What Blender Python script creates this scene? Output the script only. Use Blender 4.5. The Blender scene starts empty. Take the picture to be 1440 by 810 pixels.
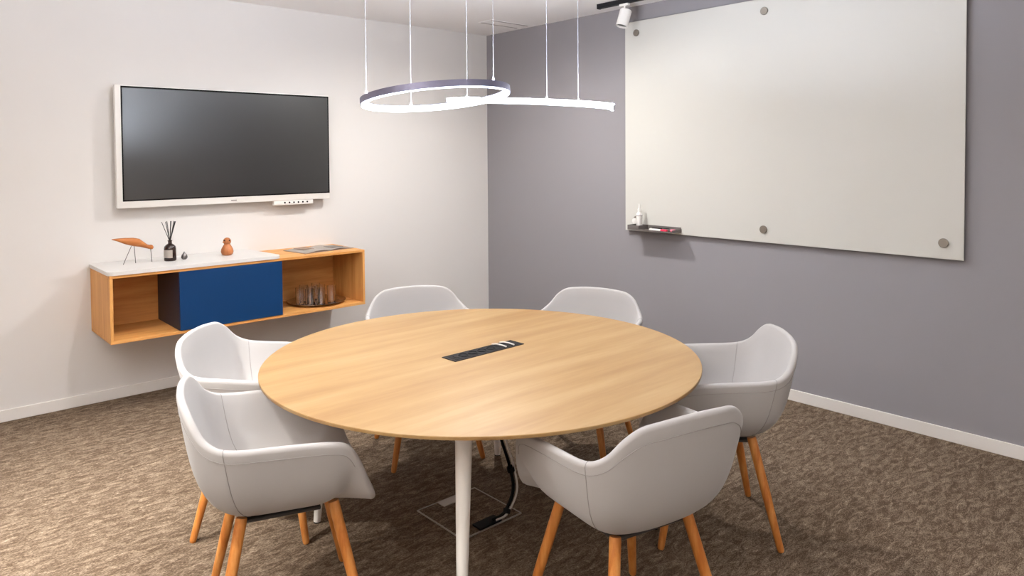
import bpy, bmesh, math, random
from mathutils import Vector, Matrix
random.seed(4)
C = bpy.context.scene.collection
SC = bpy.context.scene
PI = math.pi

# ------------------------------------------------------------------ camera
F_PX, SX, SY = 1012.66, 712.53, 247.68
PITCH, ROLL, YAW = -0.0290, -0.0071, 0.7258
CAM = Vector((-4.403, -5.2337, 1.5837))
fw = Vector((math.sin(YAW)*math.cos(PITCH), math.cos(YAW)*math.cos(PITCH), math.sin(PITCH)))
r0 = Vector((math.cos(YAW), -math.sin(YAW), 0)); u0 = r0.cross(fw)
RT = r0*math.cos(ROLL) + u0*math.sin(ROLL); UP = -r0*math.sin(ROLL) + u0*math.cos(ROLL)
cd = bpy.data.cameras.new('camera'); cam = bpy.data.objects.new('camera', cd); C.objects.link(cam)
cd.sensor_width = 36; cd.lens = F_PX/1440*36
cd.shift_x = (720-SX)/1440; cd.shift_y = (SY-405)/1440
cd.clip_start = 0.05
M = Matrix(((RT.x, UP.x, -fw.x, CAM.x), (RT.y, UP.y, -fw.y, CAM.y), (RT.z, UP.z, -fw.z, CAM.z), (0, 0, 0, 1)))
cam.matrix_world = M
SC.camera = cam

# ------------------------------------------------------------------ view, world, lights
SC.view_settings.view_transform = 'Standard'
SC.view_settings.look = 'None'
SC.view_settings.gamma = 1
SC.view_settings.use_curve_mapping = False
SC.view_settings.exposure = 0.0
w = bpy.data.worlds.new('World'); SC.world = w; w.use_nodes = True
w.node_tree.nodes['Background'].inputs[0].default_value = (1, 0.95, 0.9, 1)
w.node_tree.nodes['Background'].inputs[1].default_value = 0.0
WARM = (1.0, 0.985, 0.96)
def spot(name, loc, to, power, size=130, blend=0.9, col=WARM, rad=0.04):
    d = bpy.data.lights.new(name, 'SPOT'); d.energy = power; d.color = col
    d.spot_size = math.radians(size); d.spot_blend = blend; d.shadow_soft_size = rad
    o = bpy.data.objects.new(name, d); C.objects.link(o); o.location = loc
    o.rotation_euler = (Vector(to)-Vector(loc)).to_track_quat('-Z', 'Y').to_euler()
    return o
ZL = 2.66
# recessed ceiling downlights: a row along the TV wall and a few farther back, none of them in the frame, plus added narrow beams
LED_DOWN, UPGLOW = 6.0, 1500.0
spot('downlight', (-3.0, -1.70, ZL), (-3.0, -1.70, 0), 66, 172, 1.0)
spot('downlight', (-1.3, -1.50, ZL), (-1.3, -1.50, 0), 128, 172, 0.8)
spot('downlight', (-4.5, -1.70, ZL), (-4.2, -1.90, 0), 45, 110, 1.0)
spot('added_beam', (-4.7, -2.20, ZL), (-3.95, -1.75, 0), 560, 60, 1.0)  # added narrow beam that brightens the floor at left
spot('added_beam', (-3.0, -1.60, ZL), (-3.45, -2.30, 0), 48, 62, 0.9)  # added beam beside the first downlight, lifting the front left chair and table shadow
spot('downlight', (-4.5, -3.30, ZL), (-4.0, -2.6, 0), 120, 90, 1.0)
# added upward fills out of frame, left and behind the viewer, brightening the ceiling
def area(name, loc, sx, sy, power, col, up=False):
    ad = bpy.data.lights.new(name, 'AREA'); ad.shape = 'RECTANGLE'; ad.size = sx; ad.size_y = sy
    ad.energy = power; ad.color = col
    ao = bpy.data.objects.new(name, ad); C.objects.link(ao); ao.location = loc
    if up: ao.rotation_euler = (math.pi, 0, 0)
area('added_ceiling_fill', (-5.4, -3.8, 1.9), 0.5, 1.4, 95, (1, 0.98, 0.96), True)
area('added_ceiling_fill', (-3.2, -5.9, 1.9), 1.4, 0.5, 30, (1, 0.98, 0.96), True)

# ------------------------------------------------------------------ materials
def srgb(r, g, b):
    f = lambda c: (c/255/12.92) if c/255 <= 0.04045 else ((c/255+0.055)/1.055)**2.4
    return (f(r), f(g), f(b), 1)
def mat(name, col, rough=0.6, metal=0.0, spec=0.5, bump=None, **kw):
    m = bpy.data.materials.new(name); m.use_nodes = True
    nt = m.node_tree; b = nt.nodes['Principled BSDF']
    b.inputs['Base Color'].default_value = col; b.inputs['Roughness'].default_value = rough
    b.inputs['Metallic'].default_value = metal; b.inputs['Specular IOR Level'].default_value = spec
    for k, v in kw.items(): b.inputs[k.replace('_', ' ')].default_value = v
    if bump:
        sc, st, di = bump
        tc = nt.nodes.new('ShaderNodeTexCoord'); n = nt.nodes.new('ShaderNodeTexNoise'); n.inputs['Scale'].default_value = sc
        n.inputs['Detail'].default_value = 4
        bp = nt.nodes.new('ShaderNodeBump'); bp.inputs['Strength'].default_value = st; bp.inputs['Distance'].default_value = di
        nt.links.new(tc.outputs['Object'], n.inputs['Vector']); nt.links.new(n.outputs['Fac'], bp.inputs['Height'])
        nt.links.new(bp.outputs['Normal'], b.inputs['Normal'])
    return m
def ramp(nt, pos_cols):
    r = nt.nodes.new('ShaderNodeValToRGB'); e = r.color_ramp.elements
    while len(e) < len(pos_cols): e.new(0.5)
    for q, (p, c) in zip(e, pos_cols): q.position = p; q.color = c
    return r
def wood(name, cols, scale, rough=0.45, detail=6, fine=0.25, spec=0.4):
    """grain: noise stretched by per-axis scale (object space)"""
    m = mat(name, cols[0], rough, spec=spec); nt = m.node_tree; b = nt.nodes['Principled BSDF']
    tc = nt.nodes.new('ShaderNodeTexCoord'); mp = nt.nodes.new('ShaderNodeMapping'); mp.inputs['Scale'].default_value = scale
    n = nt.nodes.new('ShaderNodeTexNoise'); n.inputs['Scale'].default_value = 1; n.inputs['Detail'].default_value = detail; n.inputs['Distortion'].default_value = 0.3
    mp2 = nt.nodes.new('ShaderNodeMapping'); mp2.inputs['Scale'].default_value = [s*7 for s in scale]
    n2 = nt.nodes.new('ShaderNodeTexNoise'); n2.inputs['Scale'].default_value = 1; n2.inputs['Detail'].default_value = 3
    mx = nt.nodes.new('ShaderNodeMath'); mx.operation = 'MULTIPLY_ADD'; mx.inputs[1].default_value = fine
    L = nt.links.new
    L(tc.outputs['Object'], mp.inputs[0]); L(mp.outputs[0], n.inputs['Vector'])
    L(tc.outputs['Object'], mp2.inputs[0]); L(mp2.outputs[0], n2.inputs['Vector'])
    L(n2.outputs['Fac'], mx.inputs[0]); L(n.outputs['Fac'], mx.inputs[2])
    k = fine/2
    r = ramp(nt, [(0.32+k, cols[0]), (0.5+k, cols[1]), (0.68+k, cols[2])])
    L(mx.outputs[0], r.inputs[0]); L(r.outputs[0], b.inputs['Base Color'])
    return m
M_white_wall = mat('white_wall_paint', srgb(225, 221, 217), 0.75, bump=(220, 0.05, 0.002))
M_grey_wall = mat('grey_wall_paint', srgb(146, 142, 145), 0.75, bump=(220, 0.05, 0.002))
M_ceiling = mat('ceiling_paint', srgb(246, 243, 241), 0.85)
M_trim = mat('white_trim_paint', srgb(235, 230, 224), 0.45)
M_fabric = mat('grey_chair_fabric', srgb(177, 173, 170), 0.9, spec=0.2, bump=(900, 0.12, 0.001), Sheen_Weight=0.25)
M_seam = mat('grey_seam_thread', srgb(154, 149, 145), 0.9, spec=0.1)
M_dark = mat('dark_grey_metal', srgb(40, 36, 34), 0.7, 0.0, 0.1)
M_black = mat('black_plastic', srgb(14, 13, 14), 0.6, 0.0, 0.12)
M_legwood = wood('orange_oak_leg', [srgb(184, 108, 46), srgb(204, 130, 62), srgb(216, 150, 82)], (40, 40, 3), 0.4)
M_table = wood('oak_tabletop', [srgb(149, 112, 68), srgb(160, 126, 80), srgb(169, 138, 94)], (1.0, 11, 11), 0.38, detail=5, fine=0.22)
M_edge = wood('oak_edge', [srgb(176, 122, 66), srgb(200, 148, 90), srgb(214, 166, 108)], (3, 3, 60), 0.45)
M_cab = wood('oak_cabinet', [srgb(203, 139, 71), srgb(220, 157, 88), srgb(230, 172, 102)], (1.5, 22, 22), 0.5)
M_cabv = wood('oak_cabinet_upright', [srgb(203, 139, 71), srgb(220, 157, 88), srgb(230, 172, 102)], (22, 22, 1.5), 0.5)
M_blue = mat('blue_lacquer', srgb(6, 52, 96), 0.5, spec=0.3)
M_navy = mat('navy_lacquer_side', srgb(36, 44, 62), 0.5)
M_whitemat = mat('white_lacquer', srgb(224, 221, 217), 0.35)
M_legwhite = mat('white_powder_coat', srgb(236, 232, 226), 0.4)
M_bezel = mat('white_plastic', srgb(238, 235, 230), 0.35)
M_screen = mat('black_screen', srgb(14, 11, 11), 0.29, spec=1.0, Coat_Weight=1.0, Coat_Roughness=0.29)
M_board = mat('white_glass', srgb(209, 207, 200), 0.38, spec=0.5)
M_boardedge = mat('glass_edge', srgb(74, 76, 72), 0.3)
M_steel = mat('brushed_steel', srgb(150, 142, 132), 0.45, 0.8)
M_chrome = mat('polished_steel', srgb(214, 208, 204), 0.2, 1.0)
M_bracket = mat('bracket_steel', srgb(120, 116, 112), 0.4, 0.9)
M_ringgrey = mat('anodised_aluminium', srgb(118, 116, 136), 0.4, 0.6)
M_wire = mat('white_wire', srgb(130, 130, 134), 0.6)
M_spotw = mat('white_lamp_body', srgb(232, 228, 222), 0.45)
M_glassb = mat('amber_glass', srgb(38, 20, 14), 0.1, spec=0.6)
M_paper = mat('label_paper', srgb(226, 216, 206), 0.8)
M_reed = mat('black_reed', srgb(26, 22, 22), 0.7)
M_mount = mat('mounting_metal', srgb(66, 62, 60), 0.5, 0.2)
M_birdw = wood('figurine_oak', [srgb(160, 90, 40), srgb(178, 106, 50), srgb(190, 118, 60)], (8, 40, 40), 0.5)
M_figw = wood('figurine_wood', [srgb(164, 94, 50), srgb(178, 108, 62), srgb(188, 120, 72)], (30, 30, 6), 0.5)
M_drop = mat('smoked_metal', srgb(110, 104, 102), 0.3, 0.7)
M_red = mat('red_plastic', srgb(214, 30, 70), 0.4)
M_trayd = mat('grey_painted_metal', srgb(112, 106, 102), 0.45, 0.3)
M_black_m = mat('black_metal', srgb(28, 28, 32), 0.5, 0.4)
M_print = mat('printed_page', srgb(158, 134, 116), 0.6)
M_lens = mat('dark_lens', srgb(70, 66, 60), 0.3)
M_slotmat = mat('slot_dark', srgb(150, 142, 138), 0.8)
M_conduit = mat('white_cable', srgb(214, 208, 200), 0.5)
M_alu = mat('floor_trim_metal', srgb(190, 182, 172), 0.45, 0.6)
m = M_glass = bpy.data.materials.new('clear_glass'); m.use_nodes = True
b = m.node_tree.nodes['Principled BSDF']; b.inputs['Roughness'].default_value = 0.02; b.inputs['Transmission Weight'].default_value = 1.0
b.inputs['IOR'].default_value = 1.45; b.inputs['Base Color'].default_value = (0.98, 0.98, 0.98, 1)
def led(name, strength):
    m = bpy.data.materials.new(name); m.use_nodes = True
    b = m.node_tree.nodes['Principled BSDF']; b.inputs['Base Color'].default_value = (0.9, 0.9, 0.9, 1)
    b.inputs['Emission Color'].default_value = (0.78, 0.86, 1.0, 1); b.inputs['Emission Strength'].default_value = strength
    return m
M_led = led('led_diffuser', LED_DOWN); M_upglow = led('added_upglow', UPGLOW)

def carpet():
    m = mat('brown_carpet', srgb(140, 118, 96), 0.95, spec=0.1); nt = m.node_tree; b = nt.nodes['Principled BSDF']; L = nt.links.new
    tc = nt.nodes.new('ShaderNodeTexCoord')
    def noise(scale, detail, rough=0.6, dist=0.0):
        mp = nt.nodes.new('ShaderNodeMapping'); mp.inputs['Scale'].default_value = scale
        n = nt.nodes.new('ShaderNodeTexNoise'); n.inputs['Scale'].default_value = 1; n.inputs['Detail'].default_value = detail
        n.inputs['Roughness'].default_value = rough; n.inputs['Distortion'].default_value = dist
        L(tc.outputs['Object'], mp.inputs[0]); L(mp.outputs[0], n.inputs['Vector']); return n
    a = noise((15, 40, 12), 7, 0.75, 0.8); c = noise((110, 260, 70), 3); d = noise((2.2, 3.0, 2), 3)
    s = nt.nodes.new('ShaderNodeMath'); s.operation = 'MULTIPLY_ADD'; s.inputs[1].default_value = 0.75
    L(c.outputs['Fac'], s.inputs[0]); L(a.outputs['Fac'], s.inputs[2])
    s2 = nt.nodes.new('ShaderNodeMath'); s2.operation = 'MULTIPLY_ADD'; s2.inputs[1].default_value = 0.05
    L(d.outputs['Fac'], s2.inputs[0]); L(s.outputs[0], s2.inputs[2])
    mr = nt.nodes.new('ShaderNodeMapRange'); mr.inputs['From Min'].default_value = 0.80; mr.inputs['From Max'].default_value = 1.30
    L(s2.outputs[0], mr.inputs['Value'])
    r = ramp(nt, [(0.0, srgb(82, 66, 51)), (0.42, srgb(135, 117, 98)), (0.62, srgb(166, 149, 129)), (1.0, srgb(208, 198, 178))])
    L(mr.outputs[0], r.inputs[0]); L(r.outputs[0], b.inputs['Base Color'])
    bp = nt.nodes.new('ShaderNodeBump'); bp.inputs['Strength'].default_value = 0.6; bp.inputs['Distance'].default_value = 0.006
    L(s.outputs[0], bp.inputs['Height']); L(bp.outputs['Normal'], b.inputs['Normal'])
    return m
M_carpet = carpet()

# ------------------------------------------------------------------ mesh helpers
def box(bm, lo, hi, bevel=0.0, seg=2):
    ps = [Vector((x, y, z)) for x in (lo[0], hi[0]) for y in (lo[1], hi[1]) for z in (lo[2], hi[2])]
    vs = [bm.verts.new(p) for p in ps]
    fs = [bm.faces.new([vs[i] for i in q]) for q in ((0, 1, 3, 2), (4, 6, 7, 5), (0, 4, 5, 1), (2, 3, 7, 6), (0, 2, 6, 4), (1, 5, 7, 3))]
    if bevel:
        es = set(e for f in fs for e in f.edges)
        bmesh.ops.bevel(bm, geom=list(es), offset=bevel, segments=seg, affect='EDGES', profile=0.5)
def frame_of(d):
    d = d.normalized(); a = Vector((0, 0, 1)) if abs(d.z) < 0.9 else Vector((1, 0, 0))
    x = d.cross(a).normalized(); return x, d.cross(x).normalized()
def tube(bm, pts, rad, n=10, cap=True, closed=False):
    pts = [Vector(p) for p in pts]; k = len(pts)
    rads = rad if isinstance(rad, (list, tuple)) else [rad]*k
    rings = []; px = None
    for i, p in enumerate(pts):
        a = pts[i-1] if (i > 0 or closed) else p; c = pts[(i+1) % k] if (i < k-1 or closed) else p
        d = (c-a).normalized()
        if px is None: x, y = frame_of(d)
        else:
            x = (px - d*px.dot(d)).normalized(); y = d.cross(x)
        px = x
        rings.append([bm.verts.new(p + (x*math.cos(2*PI*j/n) + y*math.sin(2*PI*j/n))*rads[i]) for j in range(n)])
    m = k if closed else k-1
    for i in range(m):
        A, B = rings[i], rings[(i+1) % k]
        for j in range(n): bm.faces.new((A[j], A[(j+1) % n], B[(j+1) % n], B[j]))
    if cap and not closed: bm.faces.new(rings[0][::-1]); bm.faces.new(rings[-1])
def lathe(bm, prof, n=24, c=(0, 0, 0), axis=None):
    """prof: list of (radius, height); axis None = z"""
    c = Vector(c); d = Vector(axis).normalized() if axis else Vector((0, 0, 1))
    if axis: x, y = frame_of(d)
    else: x, y = Vector((1, 0, 0)), Vector((0, 1, 0))
    rings = []
    for r, h in prof:
        if r < 1e-6: rings.append([bm.verts.new(c+d*h)])
        else: rings.append([bm.verts.new(c + d*h + (x*math.cos(2*PI*j/n)+y*math.sin(2*PI*j/n))*r) for j in range(n)])
    for A, B in zip(rings, rings[1:]):
        for j in range(n):
            a0, a1 = A[j % len(A)], A[(j+1) % len(A)]; b0, b1 = B[j % len(B)], B[(j+1) % len(B)]
            vs = []
            for v in (a0, a1, b1, b0):
                if v not in vs: vs.append(v)
            if len(vs) > 2: bm.faces.new(vs)
def sweep(bm, path, prof, closed=False, frames=None):
    """prof 2D loop in (x,y) frame given per path point"""
    rings = []
    for p, (x, y) in zip(path, frames): rings.append([bm.verts.new(Vector(p) + x*a + y*b) for a, b in prof])
    k = len(rings); n = len(prof)
    for i in range(k if closed else k-1):
        A, B = rings[i], rings[(i+1) % k]
        for j in range(n): bm.faces.new((A[j], A[(j+1) % n], B[(j+1) % n], B[j]))
    if not closed: bm.faces.new(rings[0][::-1]); bm.faces.new(rings[-1])
def obj(name, bm, material, parent=None, smooth=True, angle=40, mats=None):
    bmesh.ops.recalc_face_normals(bm, faces=bm.faces[:])
    me = bpy.data.meshes.new(name); bm.to_mesh(me); bm.free()
    for mm in (mats or [material]): me.materials.append(mm)
    o = bpy.data.objects.new(name, me); C.objects.link(o)
    if smooth:
        for p in me.polygons: p.use_smooth = True
        try: me.set_sharp_from_angle(angle=math.radians(angle))
        except Exception: pass
    if parent: o.parent = parent
    return o
def BM(): return bmesh.new()
def boxobj(name, lo, hi, material, parent=None, bevel=0.0):
    bm = BM(); box(bm, lo, hi, bevel); return obj(name, bm, material, parent)
def tag(o, label, cat, group=None):
    o['label'] = label; o['category'] = cat
    if group: o['group'] = group
    return o
def thing(name, label, cat, loc=(0, 0, 0), rz=0, group=None):
    o = bpy.data.objects.new(name, None); C.objects.link(o); o.location = loc; o.rotation_euler = (0, 0, rz)
    o.empty_display_size = 0.1
    return tag(o, label, cat, group)
def struct(o, label, cat):
    o['kind'] = 'structure'; o['label'] = label; o['category'] = cat; return o
def dup(root, loc, rz, label):
    r = root.copy(); C.objects.link(r); r.location = loc; r.rotation_euler = (0, 0, rz); r['label'] = label
    for ch in list(root.children):
        c = ch.copy(); C.objects.link(c); c.parent = r
        for g in ch.children:
            d = g.copy(); C.objects.link(d); d.parent = c
    return r
def catmull(P, n):
    out = []; P = [Vector(p) for p in P]
    for i in range(len(P)-1):
        p0 = P[max(i-1, 0)] if i > 0 else P[0]*2-P[1]; p1 = P[i]; p2 = P[i+1]; p3 = P[i+2] if i+2 < len(P) else P[-1]*2-P[-2]
        for j in range(n):
            t = j/n
            out.append(0.5*((2*p1)+(p2-p0)*t+(2*p0-5*p1+4*p2-p3)*t*t+(3*p1-p0-3*p2+p3)*t**3))
    out.append(P[-1].copy()); return out

# ------------------------------------------------------------------ room
H = 2.7114; X0 = -6.0; Y0 = -6.6
def plane_box(name, lo, hi, material): return boxobj(name, lo, hi, material)
struct(plane_box('floor', (X0, Y0, -0.1), (0, 0, 0), M_carpet), 'mottled brown carpet floor', 'floor')
struct(plane_box('ceiling', (X0-0.1, Y0-0.1, H), (0.1, 0.1, H+0.1), M_ceiling), 'pale painted ceiling', 'ceiling')
struct(plane_box('wall_back', (X0-0.1, 0, -0.1), (0.1, 0.1, H), M_white_wall), 'white wall carrying the television', 'wall')
struct(plane_box('wall_right', (0, Y0-0.1, -0.1), (0.1, 0, H), M_grey_wall), 'grey wall carrying the whiteboard', 'wall')
struct(plane_box('wall_left', (X0-0.1, Y0-0.1, -0.1), (X0, 0, H), M_white_wall), 'white wall out of frame on the left', 'wall')
struct(plane_box('wall_front', (X0, Y0-0.1, -0.1), (0, Y0, H), M_white_wall), 'white wall behind the viewer', 'wall')
HB = 0.071
def baseboard(name, path_lo, path_hi, lab):
    bm = BM(); box(bm, path_lo, path_hi, 0.002, 1); struct(obj(name, bm, M_trim), lab, 'baseboard')
baseboard('baseboard_back', (X0, -0.012, 0), (-0.012, 0, HB), 'white baseboard under the television wall')
baseboard('baseboard_right', (-0.012, Y0, 0), (0, 0, HB), 'white baseboard under the grey wall')
# linear air slot in the ceiling near the corner
t = thing('ceiling_vent', 'slim linear air slot in the ceiling near the room corner', 'vent', (-0.28, -0.575, H))
bm = BM(); box(bm, (-0.22, -0.085, -0.004), (0.22, 0.085, 0), 0.001, 1); obj('frame', bm, M_ceiling, t)
for yy in (-0.07, 0.07):
    bm = BM(); box(bm, (-0.205, yy-0.006, -0.006), (0.205, yy+0.006, -0.0035)); obj('slot', bm, M_slotmat, t)

# ------------------------------------------------------------------ track and spotlight
t = thing('lighting_track', 'black lighting track on the ceiling along the grey wall', 'track', (-0.262, -1.63, H))
bm = BM(); box(bm, (-0.018, -3.2, -0.034), (0.018, 0, 0), 0.002, 1); obj('rail', bm, M_black_m, t)
bm = BM(); box(bm, (-0.019, -0.002, -0.036), (0.019, 0.012, 0), 0.002, 1); obj('end_cap', bm, M_black_m, t)
t = thing('track_spotlight', 'white cylindrical spotlight hanging from the black ceiling track', 'spotlight', (-0.262, -1.87, H-0.034))
bm = BM(); box(bm, (-0.015, -0.04, -0.018), (0.015, 0.04, 0), 0.002, 1); obj('adapter', bm, M_spotw, t)
bm = BM(); lathe(bm, [(0, 0.01), (0.008, 0.01), (0.008, -0.05), (0, -0.05)], 12, (0, 0, -0.02)); obj('stem', bm, M_spotw, t)
ax = Vector((-0.30, 0.10, -1.0)).normalized(); top = Vector((0.012, -0.004, -0.045))
bm = BM(); lathe(bm, [(0, 0), (0.040, 0), (0.043, 0.003), (0.043, 0.125), (0.039, 0.125), (0.039, 0.108), (0, 0.108)], 32, top, ax); obj('lamp_body', bm, M_spotw, t)
bm = BM(); lathe(bm, [(0, 0.112), (0.0385, 0.112), (0.0385, 0.109), (0, 0.109)], 32, top, ax); obj('lens', bm, M_lens, t)

# ------------------------------------------------------------------ whiteboard on the grey wall
BY0, BY1, BZ0, BZ1 = -1.6907, -3.986, 1.0022, 2.5877
t = thing('whiteboard', 'large white glass whiteboard on the grey wall', 'whiteboard', (0, (BY0+BY1)/2, BZ0))
yc = (BY0+BY1)/2
bm = BM(); box(bm, (-0.035, BY1-yc, 0), (-0.030, BY0-yc, BZ1-BZ0), 0.0008, 1); obj('glass_panel', bm, M_board, t)
bm = BM(); box(bm, (-0.030, BY1-yc+0.001, 0.001), (-0.0275, BY0-yc-0.001, BZ1-BZ0-0.001)); obj('backing', bm, M_boardedge, t)
for y, z in ((-1.801, 2.50), (-2.838, 2.505), (-3.89, 2.50), (-1.80, 1.09), (-2.838, 1.088), (-3.89, 1.09)):
    bm = BM(); lathe(bm, [(0, 0), (0.014, 0), (0.014, 0.035), (0.0245, 0.035), (0.0255, 0.0365), (0.0255, 0.044), (0.024, 0.0455), (0, 0.0455)], 28, (-0.001, y-yc, z-BZ0), (-1, 0, 0))
    obj('standoff', bm, M_steel, t)
# pen tray
t = thing('pen_tray', 'grey metal pen tray at the lower left corner of the whiteboard', 'tray', (-0.0352, -1.80, 1.020))
bm = BM()
L0 = -0.40
box(bm, (-0.110, L0, 0), (0, 0, 0.003)); box(bm, (-0.003, L0, 0), (-0.0002, 0, 0.035)); box(bm, (-0.112, L0, 0), (-0.109, -0.105, 0.010)); box(bm, (-0.112, -0.105, 0), (-0.109, 0, 0.036)); box(bm, (-0.112, -0.105, 0), (0, -0.1025, 0.036)); box(bm, (-0.112, -0.003, 0), (0, 0, 0.036))
obj('shelf', bm, M_trayd, t)
bm = BM(); box(bm, (-0.112, L0-0.003, 0), (0, L0, 0.022)); obj('end_plate', bm, M_trayd, t)
# things on it
t = thing('cleaner_bottle', 'white cleaner bottle standing in the pen tray', 'bottle', (-0.095, -1.870, 1.0231))
bm = BM(); lathe(bm, [(0, 0), (0.021, 0), (0.023, 0.003), (0.023, 0.105), (0.021, 0.118), (0.012, 0.128), (0.0, 0.128)], 24); obj('body', bm, M_bezel, t)
bm = BM(); lathe(bm, [(0, 0.128), (0.0135, 0.128), (0.0135, 0.150), (0.006, 0.158), (0.004, 0.190), (0, 0.190)], 20); obj('nozzle', bm, M_bezel, t)
bm = BM(); lathe(bm, [(0.0236, 0.100), (0.0238, 0.101), (0.0238, 0.104), (0.0236, 0.105)], 24); obj('band', bm, M_slotmat, t)
def marker(name, lab, p, q, cap_mat, body_mat):
    p, q = Vector(p), Vector(q); L = (q-p).length
    t = thing(name, lab, 'marker', p)
    d = (q-p).normalized()
    bm = BM(); lathe(bm, [(0, 0), (0.008, 0), (0.009, 0.002), (0.009, L*0.66), (0, L*0.66)], 16, (0, 0, 0), d); obj('barrel', bm, body_mat, t)
    bm = BM(); lathe(bm, [(0, L*0.66), (0.0098, L*0.66), (0.0098, L-0.003), (0.007, L), (0, L)], 16, (0, 0, 0), d); obj('cap', bm, cap_mat, t)
marker('marker', 'white marker with a red cap lying in the pen tray', (-0.120, -1.985, 1.0325), (-0.130, -2.145, 1.0325), M_red, M_bezel)
marker('marker', 'black marker lying at the back of the pen tray', (-0.060, -1.965, 1.0325), (-0.053, -2.11, 1.0325), M_black, M_black)
marker('marker', 'grey marker with a pink cap at the far end of the pen tray', (-0.092, -2.075, 1.0325), (-0.085, -2.185, 1.0325), mat('pink_plastic', srgb(232, 130, 150), 0.4), M_drop)
t = thing('magnet', 'small white round magnet in a grey ring beside the pen tray', 'magnet', (-0.0352, -1.793, 1.077))
bm = BM(); lathe(bm, [(0, 0.0105), (0.020, 0.0105), (0.022, 0.0125), (0.022, 0.021), (0.019, 0.023), (0, 0.023)], 24, (0, 0, 0), (-1, 0, 0)); obj('disc', bm, M_bezel, t)

# ------------------------------------------------------------------ television
TX0, TX1, TZ0, TZ1 = -3.203, -1.693, 1.255, 2.058
t = thing('television', 'wall mounted television with a white frame and dark screen', 'television', ((TX0+TX1)/2, 0, TZ0))
xc = (TX0+TX1)/2; W2 = (TX1-TX0)/2; TH = TZ1-TZ0
bm = BM(); box(bm, (-W2, -0.088, 0), (W2, -0.045, TH), 0.004, 2); obj('frame', bm, M_bezel, t)
bm = BM(); box(bm, (-W2+0.034, -0.0905, 0.045), (W2-0.003, -0.086, TH-0.007), 0.001, 1); obj('bezel', bm, M_black, t)
bm = BM(); box(bm, (-W2+0.042, -0.0915, 0.054), (W2-0.014, -0.0900, TH-0.018), 0.0005, 1); obj('screen', bm, M_screen, t)
bm = BM(); box(bm, (-0.45, -0.045, 0.12), (0.45, -0.012, TH-0.12), 0.004, 1); obj('back_housing', bm, M_dark, t)
bm = BM(); box(bm, (-0.22, -0.014, 0.2), (0.22, 0, TH-0.2)); obj('wall_bracket', bm, M_dark, t)
bm = BM(); box(bm, (0.300, -0.083, -0.034), (0.615, -0.050, 0.001), 0.004, 2); cp = obj('control_panel', bm, M_bezel, t)
for i in range(6):
    bm = BM(); lathe(bm, [(0, 0), (0.0065, 0), (0.0065, 0.002), (0, 0.002)], 14, (0.385+i*0.036, -0.083, -0.016), (0, -1, 0)); obj('button', bm, M_black, cp)
bm = BM(); box(bm, (-0.02, -0.089, 0.016), (0.02, -0.0878, 0.024)); obj('badge', bm, M_slotmat, t)

# ------------------------------------------------------------------ floating cabinet
KX0, KX1, KZ0, KZ1, KD = -3.348, -1.626, 0.4716, 0.8829, 0.491
t = thing('wall_cabinet', 'wall hung oak cabinet with open ends below the television', 'cabinet', (KX0, 0, KZ0))
KW = KX1-KX0; KH = KZ1-KZ0; th = 0.018
for nm, lo, hi, mm in (('top_panel', (0, -KD, KH-th), (KW, 0, KH), M_cab), ('bottom_panel', (0, -KD, 0), (KW, 0, th), M_cab),
                       ('side_panel', (0, -KD, th), (th, 0, KH-th), M_cabv), ('side_panel', (KW-th, -KD, th), (KW, 0, KH-th), M_cabv),
                       ('back_panel', (th, -0.03, th), (KW-th, -0.012, KH-th), M_cab)):
    bm = BM(); box(bm, lo, hi, 0.0012, 1); obj(nm, bm, mm, t)
bx0, bx1 = -2.953-KX0, -2.277-KX0
bm = BM(); box(bm, (bx0, -KD+0.016, th+0.001), (bx0+0.016, -0.031, KH-th-0.001)); obj('divider', bm, M_navy, t)
bm = BM(); box(bm, (bx1-0.016, -KD+0.016, th+0.001), (bx1, -0.031, KH-th-0.001)); obj('divider', bm, M_navy, t)
bm = BM(); box(bm, (bx0, -KD-0.004, th+0.002), (bx1, -KD+0.016, KH-th-0.002), 0.0015, 1); d = obj('door', bm, M_blue, t); d['label'] = 'blue lacquered door'
# white slab lying on top
bm = BM()
sx0, sx1, sy0, sy1 = KX0-0.008, -2.275, -KD-0.006, -0.004
ol = []
for cx, cy, a0, r in ((sx1-0.05, sy1-0.004, 0, 0.004), (sx0+0.004, sy1-0.004, 90, 0.004), (sx0+0.035, sy0+0.035, 180, 0.035), (sx1-0.055, sy0+0.055, 270, 0.055)):
    for k in range(7):
        a = math.radians(a0+15*k); ol.append((cx+r*math.cos(a), cy+r*math.sin(a)))
vb = [bm.verts.new((x, y, KZ1)) for x, y in ol]; vt = [bm.verts.new((x, y, KZ1+0.022)) for x, y in ol]
n = len(ol)
ft = bm.faces.new(vt); bm.faces.new(vb[::-1])
for i in range(n): bm.faces.new((vb[i], vb[(i+1) % n], vt[(i+1) % n], vt[i]))
bmesh.ops.bevel(bm, geom=list(ft.edges), offset=0.004, segments=2, affect='EDGES')
tag(obj('countertop_slab', bm, M_whitemat), 'white slab lying on the left of the oak cabinet top', 'slab')
ZS = KZ1+0.022

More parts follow.
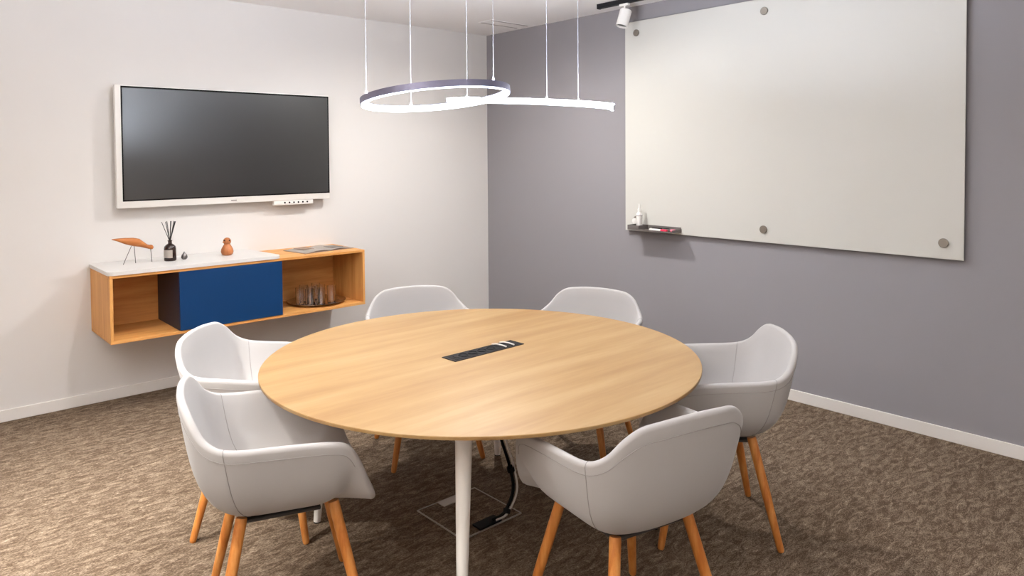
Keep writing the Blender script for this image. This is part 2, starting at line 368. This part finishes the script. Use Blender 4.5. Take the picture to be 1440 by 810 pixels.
# wooden shorebird
t = thing('bird_figurine', 'long tailed wooden bird on thin wire legs on the white slab', 'figurine', (-3.14, -0.2, ZS))
prof = [(-0.125, 0.166, 0.002), (-0.09, 0.160, 0.010), (-0.05, 0.150, 0.020), (0.0, 0.140, 0.0275), (0.035, 0.132, 0.026), (0.062, 0.116, 0.019), (0.082, 0.104, 0.0135), (0.094, 0.100, 0.0135), (0.104, 0.0985, 0.0155), (0.113, 0.097, 0.0135), (0.1185, 0.096, 0.006), (0.120, 0.0955, 0.001)]
bm = BM(); rings = []
for x, z, r in prof:
    rings.append([bm.verts.new((x, 0.85*r*math.cos(2*PI*j/16), z + r*math.sin(2*PI*j/16))) for j in range(16)])
for A, B in zip(rings, rings[1:]):
    for j in range(16): bm.faces.new((A[j], A[(j+1) % 16], B[(j+1) % 16], B[j]))
bm.faces.new(rings[0][::-1]); bm.faces.new(rings[-1]); obj('body', bm, M_birdw, t, angle=60)
for p, q in (((-0.012, 0.0, 0.115), (-0.064, -0.008, 0.001)), ((0.004, 0.0, 0.113), (0.014, 0.012, 0.001)), ((0.102, 0, 0.086), (0.108, 0.0, 0.001))):
    bm = BM(); tube(bm, [p, q], 0.0022, 8); obj('leg', bm, M_drop, t)
# reed diffuser
t = thing('reed_diffuser', 'dark bottle with a pale label and black reeds on the white slab', 'diffuser', (-2.925, -0.22, ZS))
bm = BM(); lathe(bm, [(0, 0), (0.034, 0), (0.0375, 0.004), (0.0375, 0.082), (0.034, 0.095), (0.024, 0.106), (0.0125, 0.113), (0.0115, 0.128), (0.014, 0.129), (0.014, 0.135), (0.009, 0.135), (0.009, 0.12), (0, 0.12)], 32); obj('bottle', bm, M_glassb, t)
bm = BM()
A = []; 
for k in range(13):
    a = math.radians(-135.0 + (k-6)*8.5); A.append((bm.verts.new((0.0381*math.cos(a), 0.0381*math.sin(a), 0.022)), bm.verts.new((0.0381*math.cos(a), 0.0381*math.sin(a), 0.074))))
for (a, b), (c, d) in zip(A, A[1:]): bm.faces.new((a, c, d, b))
bmesh.ops.solidify(bm, geom=bm.faces[:], thickness=0.0004); obj('label', bm, M_paper, t)
for k, (ax_, ay_) in enumerate(((-0.046, 0.01), (-0.028, -0.012), (-0.012, 0.015), (0.002, -0.016), (0.014, 0.012), (0.030, -0.010), (0.040, 0.008), (0.034, 0.022))):
    bm = BM(); tube(bm, [(ax_*-0.12, ay_*-0.12, 0.121), (ax_*0.12, ay_*0.12, 0.14), (ax_, ay_, 0.262-0.12*abs(ax_))], 0.0022, 6); obj('reed', bm, M_reed, t)
# teardrop
bm = BM(); lathe(bm, [(0, 0), (0.011, 0), (0.0185, 0.008), (0.0205, 0.017), (0.017, 0.028), (0.009, 0.040), (0.003, 0.050), (0, 0.054)], 24)
o = obj('teardrop_ornament', bm, M_drop); o.location = (-2.836, -0.22, ZS); tag(o, 'small grey teardrop ornament beside the dark reed bottle', 'ornament')
# small round bird
t = thing('bird_figurine', 'small round wooden bird standing at the right of the white slab', 'figurine', (-2.551, -0.22, ZS))
bm = BM(); lathe(bm, [(0, 0), (0.024, 0), (0.036, 0.008), (0.0415, 0.024), (0.039, 0.042), (0.030, 0.060), (0.021, 0.074), (0.019, 0.079)] + [(0.0265*math.cos(a), 0.096+0.0265*math.sin(a)) for a in [math.radians(q) for q in (-40, -20, 0, 20, 40, 60, 80)]] + [(0, 0.1225)], 28); obj('body', bm, M_figw, t, angle=60)
for a in (-150, -75):
    aa = math.radians(a); bm = BM(); lathe(bm, [(0, 0), (0.0045, 0), (0.0045, 0.003), (0, 0.004)], 12, (0.0245*math.cos(aa), 0.0245*math.sin(aa), 0.103), (math.cos(aa), math.sin(aa), 0.15)); obj('eye', bm, M_black, t)
bm = BM(); lathe(bm, [(0, 0.024), (0.006, 0.024), (0.001, 0.038), (0, 0.038)], 10, (0, 0, 0.094), (math.cos(math.radians(-165)), math.sin(math.radians(-165)), 0)); obj('beak', bm, M_birdw, t)
# magazine
t = thing('magazine', 'open magazine lying on the right of the oak cabinet top', 'magazine', (-1.87, -0.24, KZ1), math.radians(8))
def page(x0, x1, sgn, z0):
    bm = BM(); n = 10; up = []
    for i in range(n+1):
        f = i/n; x = x0+(x1-x0)*f; z = z0 + 0.012*math.sin(PI*min(1, f*1.1))*(1-0.4*f)
        up.append((bm.verts.new((x, -0.14, z)), bm.verts.new((x, 0.14, z))))
    for (a, b), (c, d) in zip(up, up[1:]): bm.faces.new((a, c, d, b))
    bmesh.ops.solidify(bm, geom=bm.faces[:], thickness=0.0015); return bm
obj('page', page(0, -0.21, 1, 0.004), M_paper, t); obj('page', page(0, 0.21, 1, 0.004), M_paper, t)
bm = BM(); box(bm, (-0.215, -0.143, 0), (0.215, 0.143, 0.0022)); obj('cover', bm, M_print, t)
for x0, x1, y0, y1, mm in ((0.055, 0.150, -0.10, 0.02, M_drop), (-0.150, -0.055, -0.02, 0.11, M_print)):
    bm = BM(); box(bm, (x0, y0, 0.0138), (x1, y1, 0.0158)); obj('picture', bm, mm, t)
# tray with glasses
TC = (-1.905, -0.262); TZ = KZ0+0.018
t = thing('serving_tray', 'round polished steel tray in the right opening of the cabinet', 'tray', (TC[0], TC[1], TZ))
bm = BM(); lathe(bm, [(0, 0), (0.17, 0), (0.178, 0.003), (0.205, 0.018), (0.212, 0.019), (0.212, 0.021), (0.204, 0.021), (0.176, 0.006), (0.168, 0.0045), (0, 0.0045)], 56); obj('dish', bm, M_chrome, t, angle=60)
def glass(loc, lab):
    bm = BM(); R = 0.0315; Hh = 0.118
    lathe(bm, [(0, 0), (R-0.004, 0), (R-0.002, 0.002), (R+0.001, Hh), (R-0.0002, Hh+0.0008), (R-0.0014, Hh), (R-0.0042, 0.010), (0, 0.009)], 28)
    o = obj('drinking_glass', bm, M_glass, angle=50); o.location = loc; return tag(o, lab, 'glass', 'clear glasses on the steel tray')
g0 = None
for dx, dy, lab in ((-0.095, -0.075, 'clear drinking glass at the left front of the steel tray'),
                    (-0.012, -0.088, 'clear drinking glass at the middle front of the steel tray'),
                    (0.088, -0.060, 'clear drinking glass at the right front of the steel tray'),
                    (-0.125, 0.022, 'clear drinking glass at the far left of the steel tray'),
                    (-0.042, 0.008, 'clear drinking glass in the centre of the steel tray'),
                    (0.048, 0.030, 'clear drinking glass right of centre on the steel tray'),
                    (-0.055, 0.105, 'clear drinking glass at the back left of the steel tray'),
                    (0.050, 0.118, 'clear drinking glass at the back right of the steel tray')):
    loc = (TC[0]+dx, TC[1]+dy, TZ+0.0047)
    if g0 is None: g0 = glass(loc, lab)
    else:
        c = g0.copy(); C.objects.link(c); c.location = loc; c['label'] = lab

# ------------------------------------------------------------------ table
T = Vector((-2.4664, -2.8878, 0)); RTB = 0.903; ZT = 0.74
t = thing('round_table', 'large round oak meeting table on white tapered legs', 'table', T)
bm = BM(); lathe(bm, [(0, ZT-0.012), (RTB-0.001, ZT-0.012), (RTB, ZT-0.010), (RTB, ZT-0.0015), (RTB-0.0015, ZT), (0, ZT)], 160)
for f in bm.faces:
    f.material_index = 0
top = obj('tabletop', bm, M_table, t)
bm = BM(); lathe(bm, [(0, ZT-0.026), (RTB-0.045, ZT-0.026), (RTB-0.002, ZT-0.0122), (0, ZT-0.0122)], 160); obj('underside_bevel', bm, M_edge, t)
bm = BM()
for s in (-1, 1):
    box(bm, (-0.50, s*0.46-0.03, ZT-0.052), (0.50, s*0.46+0.03, ZT-0.0262)); box(bm, (s*0.46-0.03, -0.43, ZT-0.052), (s*0.46+0.03, 0.43, ZT-0.0262))
obj('underframe', bm, M_legwhite, t)
for sx in (-1, 1):
    for sy in (-1, 1):
        bm = BM(); p = Vector((sx*0.47, sy*0.47, ZT-0.028)); q = Vector((sx*0.517, sy*0.507, 0.006))
        tube(bm, [p, p*0.98+q*0.02, q], [0.030, 0.030, 0.0155], 28); lg = obj('leg', bm, M_legwhite, t)
        bm = BM(); tube(bm, [q-Vector((0, 0, 0.006)), q+Vector((0, 0, 0.001))], 0.0145, 20); obj('foot_pad', bm, M_black, lg)
# flush power socket strip in the tabletop
t = thing('power_socket_strip', 'black power socket strip set into the middle of the oak tabletop', 'socket', (-2.4295, -2.856, ZT), 0.028)
bm = BM(); box(bm, (-0.198, -0.045, 0.0002), (0.198, 0.045, 0.0030), 0.001, 1); obj('cover_plate', bm, M_dark, t)
bm = BM(); box(bm, (-0.180, -0.031, 0.0028), (0.180, 0.031, 0.0040), 0.0005, 1); obj('insert', bm, M_black, t)
for k in range(4):
    bm = BM(); lathe(bm, [(0.0215, 0), (0.0215, 0.002), (0.0185, 0.002), (0.017, 0.0002), (0, 0.0002), (0, 0)], 24, (-0.118+0.052*k, 0, 0.0040)); obj('socket', bm, M_black, t)
bm = BM(); box(bm, (-0.165, -0.012, 0.0040), (-0.148, 0.012, 0.0052)); obj('switch', bm, M_dark, t)
for k, x in enumerate((0.085, 0.132)):
    bm = BM(); tube(bm, catmull([(x-0.004, 0.040, 0.0055), (x-0.002, 0.015, 0.011), (x+0.006, -0.012, 0.010), (x+0.014, -0.034, 0.0055)], 6), 0.0032, 8)
    o = obj('charging_cable', bm, M_conduit); o.location = (-2.4295, -2.856, ZT); o.rotation_euler = (0, 0, 0.028)
    tag(o, ('short white cable lying across the socket strip, nearer its middle', 'short white cable lying across the right end of the socket strip')[k], 'cable', 'white cables on the socket strip')

# ------------------------------------------------------------------ floor box and conduit
t = thing('floor_box', 'carpeted floor outlet box with thin metal trim under the table', 'floor box', (-2.445, -2.76, 0))
bm = BM(); a, b = 0.165, 0.165
for lo, hi in (((-a, -b), (a, -b+0.0035)), ((-a, b-0.0035), (a, b)), ((-a, -b), (-a+0.0035, b)), ((a-0.0035, -b), (a, b))):
    box(bm, (lo[0], lo[1], 0), (hi[0], hi[1], 0.006))
obj('trim', bm, M_alu, t)
bm = BM(); box(bm, (-a+0.0035, -b+0.0035, 0), (a-0.0035, b-0.0035, 0.003)); obj('lid', bm, M_carpet, t)
bm = BM(); box(bm, (-0.055, b-0.055, 0.003), (0.075, b-0.005, 0.007), 0.001, 1); obj('handle_plate', bm, M_alu, t)
bm = BM(); box(bm, (-0.065, -b+0.006, 0.003), (0.055, -b+0.062, 0.012), 0.001, 1); obj('cable_outlet', bm, M_black, t)
def cableobj(name, lab, mtl, off, rad):
    pts = [(-2.443, -2.90, 0.706), (-2.432, -2.92, 0.50), (-2.41, -2.94, 0.376), (-2.368, -2.945, 0.25), (-2.348, -2.945, 0.135), (-2.385, -2.925, 0.04), (-2.435, -2.905, 0.018)]
    bm = BM(); tube(bm, catmull([Vector(p)+Vector(off) for p in pts], 8), rad, 10); o = obj(name, bm, mtl); return tag(o, lab, 'cable')
cableobj('power_cable', 'black power cable dropping from the table to the floor box', M_black, (0, 0, 0), 0.0075)
cableobj('data_cable', 'pale data cable running beside the black cable to the floor box', M_conduit, (0.012, -0.012, 0), 0.0045)
for i, (p, lab) in enumerate((((-2.366, -2.951, 0.235), 'black tie around the two cables, the upper one'), ((-2.378, -2.936, 0.050), 'black tie around the two cables, just above the floor box'))):
    bm = BM(); lathe(bm, [(0.014, -0.010), (0.0165, -0.010), (0.0165, 0.010), (0.014, 0.010)], 18, (0, 0, 0), (-0.25, 0, 1) if i == 0 else (0.5, 0.25, 1))
    bm.faces.ensure_lookup_table()
    o = obj('cable_tie', bm, M_black); o.location = p; tag(o, lab, 'cable tie', 'ties on the floor cables')

# ------------------------------------------------------------------ chairs
SEATZ = 0.465; THK = 0.025
HALF = [(0.272, 0.0, 0.452), (0.272, 0.09, 0.452), (0.270, 0.165, 0.454), (0.262, 0.215, 0.468), (0.236, 0.248, 0.535), (0.205, 0.268, 0.610), (0.168, 0.279, 0.658),
        (0.115, 0.284, 0.675), (0.030, 0.283, 0.682), (-0.060, 0.281, 0.686), (-0.150, 0.278, 0.690), (-0.205, 0.270, 0.700), (-0.245, 0.252, 0.728), (-0.274, 0.222, 0.775), (-0.292, 0.176, 0.806), (-0.303, 0.115, 0.815), (-0.308, 0.055, 0.819), (-0.309, 0.0, 0.820)]
half = catmull([Vector(p) for p in HALF], 4)
rim = half + [Vector((p.x, -p.y, p.z)) for p in half[-2:0:-1]]
NU = len(rim); NT = 18
CEN = Vector((-0.01, 0, 0))
def bez(t, a, b, c, d): return a*(1-t)**3 + 3*b*t*(1-t)**2 + 3*c*t*t*(1-t) + d*t**3
def prof(t, rise):
    k = min(1.0, max(0.0, rise/0.2))
    rho = (1-k)*t + k*bez(t, 0, 0.77, 0.83, 1)
    h = (1-k)*t*t + k*bez(t, 0, 0.0, 0.15, 1)
    return rho, h
def inner(u, t):
    R = rim[u % NU]; rho, h = prof(t, R.z-SEATZ)
    return Vector((CEN.x+(R.x-CEN.x)*rho, CEN.y+(R.y-CEN.y)*rho, SEATZ+(R.z-SEATZ)*h))
INN = [[inner(u, 0.06+0.94*k/(NT-1)) for k in range(NT)] for u in range(NU)]
NRM = [[None]*NT for _ in range(NU)]
for u in range(NU):
    for k in range(NT):
        du = INN[(u+1) % NU][k]-INN[u-1][k]; dt = INN[u][min(k+1, NT-1)]-INN[u][max(k-1, 0)]
        n = du.cross(dt).normalized()
        NRM[u][k] = n
if NRM[0][3].z < 0: NRM = [[-n for n in row] for row in NRM]   # point to the sitter's side
OUT = [[INN[u][k]-NRM[u][k]*(THK+0.036*(1-k/(NT-1))**1.3) for k in range(NT)] for u in range(NU)]
def shell_mesh():
    bm = BM()
    VI = [[bm.verts.new(p) for p in row] for row in INN]; VO = [[bm.verts.new(p) for p in row] for row in OUT]
    RMS = []
    for u in range(NU):
        a, b = INN[u][-1], OUT[u][-1]; mid = (a+b)/2; x = (a-b)/2; tg = (INN[u][-1]-INN[u][-2]).normalized(); tg = (tg-x.normalized()*tg.dot(x.normalized())).normalized()*x.length
        RMS.append([bm.verts.new(mid + x*math.cos(q) + tg*math.sin(q)) for q in [PI*j/6 for j in range(1, 6)]])
    for u in range(NU):
        v = (u+1) % NU
        for k in range(NT-1):
            bm.faces.new((VI[u][k], VI[v][k], VI[v][k+1], VI[u][k+1])); bm.faces.new((VO[u][k], VO[u][k+1], VO[v][k+1], VO[v][k]))
        ca = [VI[u][-1]]+RMS[u]+[VO[u][-1]]; cb = [VI[v][-1]]+RMS[v]+[VO[v][-1]]
        for j in range(len(ca)-1): bm.faces.new((ca[j], cb[j], cb[j+1], ca[j+1]))
    ci = bm.verts.new((CEN.x, 0, SEATZ)); co = bm.verts.new((CEN.x, 0, SEATZ-THK-0.036))
    for u in range(NU):
        v = (u+1) % NU; bm.faces.new((ci, VI[v][0], VI[u][0])); bm.faces.new((co, VO[u][0], VO[v][0]))
    return bm
def make_chair(label):
    t = thing('armchair', label, 'chair', (0, 0, 0), 0, 'grey upholstered armchairs around the table')
    sh = obj('shell', shell_mesh(), M_fabric, t, angle=70)
    us = 43
    for u in (us, NU-us):
        bm = BM(); pts = [OUT[u][k]+(-NRM[u][k])*0.0003 for k in range(5, NT)]
        a, b = INN[u][-1], OUT[u][-1]; mid = (a+b)/2; x = (a-b)/2; tg = (INN[u][-1]-INN[u][-2]).normalized(); tg = (tg-x.normalized()*tg.dot(x.normalized())).normalized()*x.length
        pts += [mid + (x*math.cos(q)+tg*math.sin(q))*1.01 for q in [PI*j/8 for j in range(7, 0, -1)]]
        pts += [INN[u][k]+NRM[u][k]*0.0003 for k in range(NT-1, 6, -1)]
        tube(bm, pts, 0.0011, 6); obj('seam', bm, M_seam, sh)
    bm = BM(); tube(bm, [OUT[u][-2]*0.75+OUT[u][-1]*0.25-NRM[u][-2]*0.0006 for u in range(20, NU-19)], 0.0009, 6); obj('piping', bm, M_seam, sh)
    # dark mounting cross under the shell
    bm = BM()
    box(bm, (-0.140, -0.140, 0.400), (0.105, 0.140, 0.412), 0.003, 1)
    obj('mounting_frame', bm, M_mount, t)
    for sx in (-1, 1):
        for sy in (-1, 1):
            bm = BM(); p = Vector((sx*0.145, sy*0.145, 0.425)); q = Vector((sx*0.237, sy*0.237, 0.0))
            f = lambda s: p+(q-p)*s
            tube(bm, [f(0), f(0.02), f(0.5), f(0.97), f(0.99), f(1)], [0.0175, 0.0185, 0.0180, 0.0138, 0.0125, 0.010], 20); obj('leg', bm, M_legwood, t)
    return t
chairs = [((-3.347, -2.866, 0), -19, 'grey armchair at the front left, its shell turned side on'),
          ((-3.106, -2.177, 0), -43.6, 'grey armchair on the left in front of the blue cabinet door'),
          ((-2.166, -2.053, 0), -111.1, 'grey armchair behind the table against the white wall'),
          ((-1.62, -2.65, 0), 202, 'grey armchair behind the table against the grey wall'),
          ((-1.728, -3.510, 0), 135, 'grey armchair on the right with two wooden legs in full view'),
          ((-2.562, -3.726, 0), 78, 'grey armchair at the front right, its back to the viewer')]
first = None
for loc, a, lab in chairs:
    if first is None: first = make_chair(lab); first.location = loc; first.rotation_euler = (0, 0, math.radians(a))
    else: dup(first, loc, math.radians(a), lab)

# ------------------------------------------------------------------ ring pendants
def at(px, py, depth):          # a surveyed point of the lamp, metres from the camera plane
    return CAM + fw*depth + RT*((px-SX)/F_PX*depth) - UP*((py-SY)/F_PX*depth)
def ring(name, lab, L, R, N, Fp, a0, a1, wires):
    c = (L+R)/2; a = (R-L)/2; b = (Fp-N)/2
    nrm = a.cross(b).normalized(); nrm = nrm if nrm.z > 0 else -nrm
    closed = abs(a1-a0) >= 359.9; n = 96 if closed else 72
    path = []; fr = []
    for i in range(n if closed else n+1):
        q = math.radians(a0+(a1-a0)*i/n); p = a*math.cos(q)+b*math.sin(q)
        tg = (-a*math.sin(q)+b*math.cos(q)).normalized(); out = tg.cross(nrm); out = out if out.dot(p) > 0 else -out
        path.append(p); fr.append((out, nrm))
    t = thing(name, lab, 'pendant lamp', c, 0, 'ring pendants over the table')
    bm = BM(); h = 0.0125; wd = 0.006
    sweep(bm, path, [(-wd, h), (wd, h), (wd, -h), (wd-0.003, -h), (wd-0.003, h-0.003), (-wd, h-0.003)], closed, fr); obj('housing', bm, M_ringgrey, t)
    bm = BM(); sweep(bm, path, [(wd-0.0032, h-0.0032), (wd-0.0032, -h-0.004), (-wd-0.003, -h-0.004), (-wd-0.003, h-0.0032)], closed, fr); obj('light_strip', bm, M_led, t)
    bm = BM(); sweep(bm, path, [(-wd+0.002, h+0.0002), (wd-0.002, h+0.0002), (wd-0.002, h-0.001), (-wd+0.002, h-0.001)], closed, fr); obj('added_upglow_strip', bm, M_upglow, t)  # added glowing strip on the unseen top, brightens ceiling and upper walls
    for q in wires:
        q = math.radians(q); p = a*math.cos(q)+b*math.sin(q)+nrm*h
        bm = BM(); tube(bm, [p, Vector((p.x, p.y, H-c.z))], 0.0010, 6); w_ = obj('suspension_wire', bm, M_wire, t)
        bm = BM(); lathe(bm, [(0, -0.002), (0.005, -0.002), (0.004, 0.012), (0, 0.012)], 10, p); obj('wire_grip', bm, M_wire, w_)
ring('ring_pendant_lamp', 'closed glowing ring lamp on wires, left of the pair over the table',
     at(509, 145, 2.92), at(715, 127, 2.92), at(608, 116, 2.60), at(612, 148, 3.22), 0, 360, (208, 112, 319))
ring('ring_pendant_lamp', 'open glowing arc lamp on wires, right of the pair over the table',
     at(630, 142, 3.36), at(862, 150, 3.36), at(746, 149, 3.02), at(748, 141, 3.70), -12, 182, (145, 78, 52))
